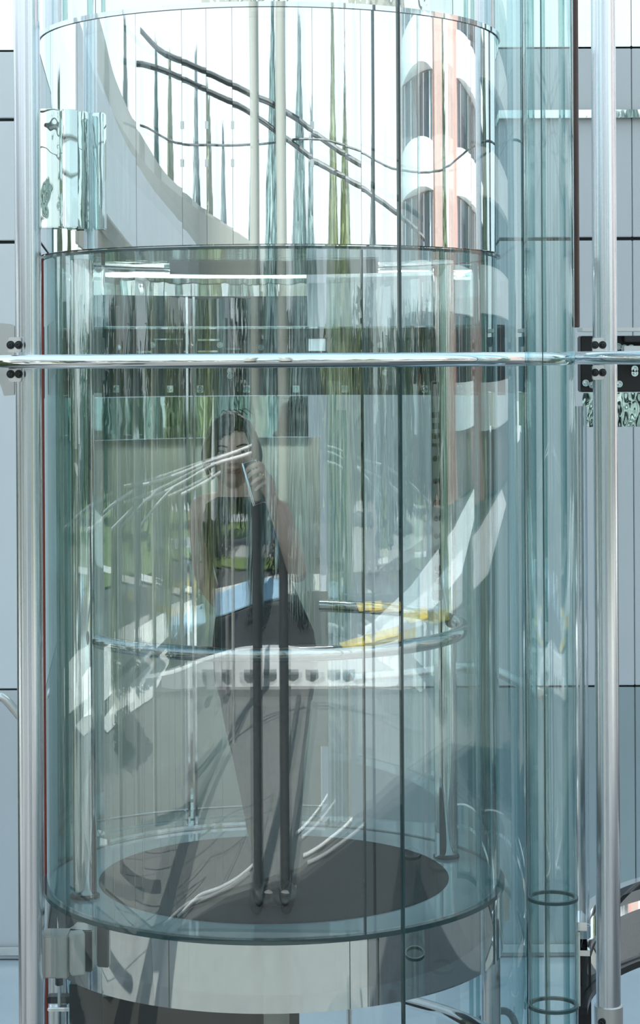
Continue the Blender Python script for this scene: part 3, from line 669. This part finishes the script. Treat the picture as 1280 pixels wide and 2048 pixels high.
for pl, h0, h1, m in (([(190, 0), (208, 70), (232, 160), (272, 250), (330, 345), (400, 412), (450, 446), (503, 484)], 1.5, .55, 'cream'),
                      ([(150, 20), (200, 160), (245, 270), (300, 370), (350, 430), (395, 490)], .9, .35, 'white'),
                      ([(150, 290), (205, 370), (270, 415)], .6, .5, 'cream')):
    w_ = sweep_wall(pl, Lr if m != 'white' else (lambda px: Lr(px)-.8), h0, h1, .3, m, 'parapet', None, None); w_.parent = rampt; w_.matrix_parent_inverse = Matrix.Translation(-rampt.location)
for px in (175, 230, 300, 380, 460):
    q = seen(px, 300, Lr(px)+.5); link('pier', pole(q.x, q.y, GZ, 2.2, .2, 16), 'cream', rampt)
# cables
for pl, r, lab in (([(280, 60), (330, 110), (420, 148), (500, 188), (610, 250), (660, 290), (720, 330)], .030, 'upper thick dark cable sagging across the drum reflection'),
                   ([(275, 128), (345, 150), (420, 185), (505, 228), (590, 290), (660, 340), (760, 400), (850, 480)], .028, 'lower thick dark cable sagging across the drum reflection'),
                   ([(280, 250), (350, 285), (420, 290), (500, 288), (580, 280), (720, 302), (800, 340), (900, 330), (1000, 330)], .011, 'thin level cable mirrored across the whole drum')):
    tag(link('cable', sweep(BM(), smooth_line([seen(a_, b_, 11) for a_, b_ in pl], 5), r, 8), 'cable'), lab, 'cable')
# trees
def cypress(h, r, seed, m):
    g = random.Random(seed); bm = BM()
    for k in range(1500):
        t = g.random()**.8; z = .4+t*(h-.4); rr = r*math.sin(PI*min(1, .12+.88*(1-t))*.5)*(1-.75*t**3)*(.65+.4*g.random()); a = g.random()*2*PI
        c = Vector((rr*math.cos(a), rr*math.sin(a), z)); s = .10+.10*r*g.random()+.1
        d = Vector((g.uniform(-.5, .5), g.uniform(-.5, .5), 1)).normalized()*s*1.6; w2 = Vector((-math.sin(a), math.cos(a), g.uniform(-.3, .3)))*s*.5
        vv = [bm.verts.new(p) for p in (c-d, c+w2, c+d, c-w2)]; bm.faces.new(vv)
    tk = BM(); pole_ = lathe(tk, [(0, -.3), (.11, -.3), (.06, h*.7), (0, h*.7)], 8)
    return bm, tk
protos = []
def add_tree(x, y, h, r, m, seed, lab, name='cypress'):
    t = thing(name, lab, 'tree', (x, y, GZ), 'cypress trees around the forecourt')
    bm, tk = cypress(h, r, seed, m)
    f_ = link('foliage', bm, m, None, False); f_.parent = t; f_['kind'] = 'stuff'
    k_ = link('trunk', tk, 'bark'); k_.parent = t
    return t
labc = 'slender green cypress of the forecourt seen mirrored in the drum and glass'
trees = ((340, 180, 20, 2.0, 'leaf2'), (312, 150, 26, 2.4, 'leaf'), (392, 150, 26, 2.2, 'leaf'), (418, 230, 20, 1.7, 'leaf2'), (446, 300, 34, 2.8, 'leaf'), (506, 130, 23, 2.0, 'leaf'), (545, 30, 31, 3.4, 'leaf'), (598, 100, 24, 2.8, 'leaf'), (622, 240, 32, 2.8, 'leaf'), (664, 50, 21, 1.7, 'leaf2'), (688, 30, 24, 1.9, 'leaf2'), (745, 320, 30, 2.6, 'leaf'), (886, 60, 15, 1.0, 'leaf2'), (968, 60, 12, 1.6, 'leaf2'), (990, 60, 11, 1.8, 'leaf'), (118, 250, 9, 1.6, 'leaf2'), (138, 420, 8, 1.2, 'leaf2'), (103, 300, 11, 1.6, 'leaf'), (232, 420, 14, 1.6, 'leaf2'), (250, 100, 19, 2.4, 'leaf'))
order = sorted(range(len(trees)), key=lambda i: trees[i][0])
ordn = 'leftmost second third fourth fifth sixth seventh eighth ninth tenth eleventh twelfth thirteenth fourteenth fifteenth sixteenth seventeenth eighteenth nineteenth rightmost'.split()
for k, (px, pyt, L, r, m) in enumerate(trees):
    i = order.index(k); w1 = 'leafy green' if m == 'leaf2' else 'blue-green'
    q = seen(px, pyt, L); add_tree(q.x, q.y, q.z-GZ, r, m, k+3, w1+' cypress mirrored in the steel drum, '+(ordn[i] if i in (0, 19) else ordn[i]+' from the left')+' of the row')
# far hedges
M['hedge'] = solid('dark_leaf', (.045, .075, .035), 0, .7, .5, .6)
for k in range(13):
    a_ = -1.75+.268*k+.03*math.sin(k*2.1); L = 38+3.5*math.sin(k*1.7); x, y = L*math.sin(a_), -L*math.cos(a_)
    if k == 12: L = 30
    g = random.Random(k); bm = BM(); top_h = 4.6+.8*math.sin(k*2.3)
    for i in range(1100):
        q_ = .35+.35*g.random(); c = Vector((g.uniform(-4.9, 4.9), g.uniform(-.8, .8), g.uniform(.2, 1)*top_h*(.72+.28*math.sin(i*.37+k))))
        vv = [bm.verts.new(c+Vector((g.uniform(-q_, q_), g.uniform(-q_, q_), max(-c.z+.02, g.uniform(-q_, q_))))) for _ in range(4)]; bm.faces.new(vv)
    bmesh.ops.rotate(bm, verts=bm.verts, cent=(0, 0, 0), matrix=Matrix.Rotation(a_, 3, 'Z'))
    h_ = tag(link('hedge', bm, 'leaf2' if k in (3, 8) else 'hedge', None, False), 'tall clipped hedge far across the forecourt, mirrored as a dark band in the glass', 'hedge', 'hedges around the forecourt', 'stuff'); h_.location = (x, y, GZ+.05)
# apartment building with white balconies at the right of the forecourt
ab = thing('apartment_building', 'pink brick apartment block with rounded white balconies mirrored at the right of the drum', 'building', (47, 10, GZ))
BX = 46
link('wall', box(BM(), (BX+5, 12, 8), (10, 70, 20)), 'brick', ab)
for y0, y1, m in ((-23, -19.5, 'pale'), (-1.5, 3.0, 'brick_light'), (3.0, 6.5, 'pale'), (6.5, 10.5, 'brick_light'), (46, 50, 'pale')):
    M.setdefault('brick_light', solid('pale_brick', (.62, .42, .36), 0, .7, .12, 9))
    link('pier', box(BM(), (BX-.3, (y0+y1)/2, 8), (.6, y1-y0, 20)), m, ab)
for y, hw in ((-10.5, 8.2), (28, 16)):
    for fl_ in range(6):
        z = 2.95+(fl_-1)*3.05
        w_ = link('window', box(BM(), (BX-.05, y, z+2.1), (.12, hw*1.9, 1.8)), 'window', ab)
        for q_ in range(5): link('mullion', box(BM(), (BX-.13, y-hw*.8+q_*hw*.4, z+2.1), (.06, .5, 1.8)), 'white', w_)
        bm = BM(); sag = 2.2; RB = (hw*hw+sag*sag)/(2*sag); ha = math.asin(hw/RB)
        shell(bm, RB-.15, RB, 1.5*PI-ha, 1.5*PI+ha, z, z+1.25, 18, BX+RB-sag, y); bl = link('balcony', bm, 'white', ab)
        bm = BM(); shell(bm, RB-sag, RB-.15, 1.5*PI-ha, 1.5*PI+ha, z, z+.15, 18, BX+RB-sag, y); link('slab', bm, 'white', bl)
# low white garden wall with vents, sweeping round the forecourt
gw = thing('garden_wall', 'low white curved garden wall with dark vents mirrored across the woman\'s hips', 'wall', (0, -18, GZ))
pl = [(320, 1352), (400, 1325), (480, 1302), (560, 1298), (640, 1305), (720, 1300), (800, 1285)]
w_ = sweep_wall(pl, 17, .75, .75, .3, 'white', 'coping', None, None); w_.parent = gw; w_.matrix_parent_inverse = Matrix.Translation(-gw.location)
for px in (415, 455, 500, 540, 585, 625, 670, 700, 745, 780):
    q = seen(px, 1345, 16.96); a_ = math.atan2(q.x, -q.y); link('vent', box(BM(), (q.x, q.y, q.z), (1.9, .06, .06), a_, .004), 'panel_grey', gw)
for px, lab in ((384, 'left'), (424, 'right')):
    q = seen(px, 776, 15); t = thing('highlight_spike', 'white spindle added as a bright mirrored highlight above the woman, '+lab+' of two', 'spike', (q.x, q.y, GZ), 'highlight spikes')  # white spindles added for bright reflection highlights
    link('spindle', lathe(BM(), [(0, q.z), (.12, q.z-.35), (.34, q.z-1.0), (.30, q.z-1.35), (.05, q.z-1.4), (0, q.z-1.4)], 14, (q.x, q.y, 0)), 'white', t)
    link('pole', pole(q.x, q.y, GZ, q.z-1.3, .03, 10), 'satin', t)
# white rods added to imitate bright glints in the glass
for k, (pl, L) in enumerate((([(510, 888), (400, 930), (282, 970)], 9), ([(520, 900), (440, 925), (390, 950), (282, 1002)], 8.5), ([(262, 982), (215, 1015), (170, 1060)], 7), ([(345, 975), (315, 1005), (278, 1050)], 7.5), ([(262, 1015), (218, 1060)], 7.6), ([(440, 945), (360, 990)], 8))):
    t = tag(link('glint_rail', sweep(BM(), smooth_line([seen(a_, b_, L) for a_, b_ in pl], 6), .015, 10), 'white'), 'thin white curved rod painting a bright glint, '+('topmost, crossing the face', 'second from the top, reaching the face', 'lowest and leftmost', 'middle one left of the shoulder', 'short one left of the middle', 'short one ending at the shoulder')[k], 'rail', 'white glint rods of the forecourt')
    for a_, b_ in (pl[0], pl[-1]):
        q = seen(a_, b_, L); bb = pole(q.x, q.y, GZ, q.z, .02, 8); link('glint_rail_post', bb, 'satin', t)
# paving laid on the forecourt, some coloured for sunlight and shade
def pave(poly, m, name, label, cat, z=0.0, R_=.8, h=.02):
    fine = []
    for (a0_, b0_), (a1_, b1_) in zip(poly, poly[1:]+poly[:1]):
        k = max(1, int(math.hypot(a1_-a0_, b1_-b0_)/18)); fine += [(a0_+(a1_-a0_)*i/k, b0_+(b1_-b0_)*i/k) for i in range(k)]
    return tag(link(name, prism(BM(), [ground(a_, b_, R_)+Vector((0, 0, z)) for a_, b_ in fine], h), m, None, False), label, cat)
pave([(120, 1455), (108, 1430), (200, 1300), (330, 1225), (430, 1180), (560, 1150), (640, 1150), (640, 1180), (560, 1190), (440, 1215), (345, 1265), (260, 1350), (180, 1430)], 'pale', 'sunlit_band', 'sunlit shape laid as a pale ground band, mirrored sweeping at the left', 'sunlit_shape')  # sunlit ribbon painted as pale ground
pave([(195, 1450), (250, 1380), (330, 1300), (345, 1310), (300, 1400), (240, 1440), (210, 1470)], 'pale', 'sunlit_band', 'short sunlit shape laid as pale ground, mirrored left of the handrail', 'sunlit_shape')  # another sunlit shape painted as pale ground
pave([(300, 1860), (440, 1790), (600, 1742), (690, 1660), (780, 1570), (900, 1480), (900, 1388), (700, 1396), (500, 1398), (320, 1394), (200, 1480), (150, 1600), (180, 1760)], 'sunlit_ground', 'sunlit_terrace', 'broad ground coloured pale for sunlight, mirrored over the carpet', 'sunlit_ground')  # sunlit side of the shadow line, painted as lighter ground
pave([(860, 1262), (760, 1292), (800, 1255), (900, 1180), (1010, 1060), (1060, 980), (1070, 1010), (1030, 1150), (960, 1220)], 'white', 'sunlit_band', 'sunlit patch painted white on the forecourt, mirrored as a bright diagonal at the right', 'sunlit_shape', R_=1.0)  # sun patch painted as white ground
pave([(730, 960), (760, 900), (860, 830), (990, 800), (985, 880), (930, 960), (820, 975)], 'pale', 'sunlit_band', 'sunlit patch painted pale far across the forecourt, mirrored right of the woman', 'sunlit_shape')  # distant sun patch painted as pale ground
pave([(300, 1075), (480, 1080), (690, 1000), (700, 960), (620, 975), (480, 1010), (330, 1000)], 'lawn', 'lawn', 'bright green lawn of the forecourt mirrored behind the woman', 'lawn', .002)
pave([(205, 1180), (300, 1150), (300, 1010), (200, 960)], 'lawn', 'lawn', 'bright green lawn mirrored at the left of the car', 'lawn', .024)
pave([(352, 1864), (450, 1802), (600, 1752), (700, 1668), (790, 1580), (905, 1490), (985, 1500), (990, 1870), (960, 1960), (740, 2035), (735, 1868)], 'asphalt_shade', 'asphalt_shade_lane', 'ground coloured dark for shade, mirrored over the right of the carpet', 'road')  # shaded side of the shadow line, painted as dark ground
pave([(302, 1872), (500, 1885), (732, 1872), (736, 2040), (550, 2060), (310, 2040)], 'shaded_ground', 'shaded_apron', 'near ground coloured grey for shade, mirrored in the steel rim under the car floor', 'paving', .003)  # shade on the near ground, put into its grey
pave([(415, 1250), (500, 1218), (640, 1198), (645, 1288), (560, 1292), (420, 1325)], 'asphalt_shade', 'asphalt_shade_lane', 'dark tarmac lane mirrored across the hips of the woman', 'road', .002)
pave([(330, 1262), (420, 1200), (510, 1160), (575, 1160), (575, 1194), (505, 1212), (420, 1244), (345, 1290)], 'blue', 'blue_lane', 'pale blue cycle lane mirrored as a band across the waist of the woman', 'road', .022)
pave([(715, 1212), (765, 1206), (768, 1222), (718, 1226)], 'yellow', 'yellow_line', 'small yellow road marking mirrored on the rear handrail', 'marking', .022)
pave([(800, 1232), (858, 1220), (860, 1240), (825, 1250)], 'yellow', 'yellow_line', 'yellow road marking mirrored beside the handrail end', 'marking', .022)
pave([(290, 975), (380, 1012), (470, 1032), (560, 1028), (640, 995), (640, 1006), (560, 1041), (470, 1046), (380, 1027), (290, 990)], 'white', 'white_kerb', 'white curved kerb mirrored in front of the chest of the woman', 'kerb', .026)
pave([(330, 1095), (480, 1120), (560, 1120), (560, 1142), (480, 1142), (330, 1112)], 'lawn', 'lawn', 'green verge mirrored beside the waist of the woman', 'lawn', .028)
pave([(200, 1135), (270, 1150), (400, 1185), (400, 1196), (270, 1164), (200, 1148)], 'pale', 'white_kerb', 'pale straight kerb mirrored left of the woman', 'kerb', .027)
pave([(215, 1062), (300, 1048), (470, 1062), (640, 1032), (640, 1118), (480, 1116), (330, 1090), (215, 1125)], 'sunlit_ground2', 'concrete_road', 'pale concrete road of the forecourt mirrored across the chest of the woman', 'road', .001)
pave([(655, 1020), (730, 1000), (850, 960), (850, 1080), (760, 1140), (655, 1150)], 'sunlit_ground2', 'concrete_road', 'pale concrete road mirrored right of the woman, above the handrail', 'road', .001)
for k in range(5):
    pave([(188+13*k, 925+16*k), (196+13*k, 928+16*k), (214+13*k, 978+12*k), (206+13*k, 978+12*k)], 'white', 'crossing_stripe', ('topmost', 'second', 'third', 'fourth', 'lowest')[k]+' white crossing stripe of five, mirrored right of the left stanchion', 'marking', .03); bpy.context.scene.collection.objects[-1]['group'] = 'stripes of the mirrored crossing'
pave([(680, 1292), (800, 1258), (800, 1274), (690, 1302)], 'yellow', 'yellow_line', 'yellow road marking mirrored on the front of the handrail', 'marking', .022)
for pl, lab in (([(657, 1602), (628, 1644), (592, 1681)], 'short upper'), ([(707, 1650), (662, 1690), (607, 1725)], 'middle'), ([(505, 1745), (478, 1768), (440, 1790), (395, 1808), (352, 1850)], 'long lower')):
    tag(link('glint_strip', sweep(BM(), smooth_line([ground(a_, b_)+Vector((0, 0, .045)) for a_, b_ in pl], 6), .018, 10), 'white'), lab+' white rod painting a glint on the forecourt, mirrored over the carpet', 'strip')  # glints imitated by white-painted rods near the ground
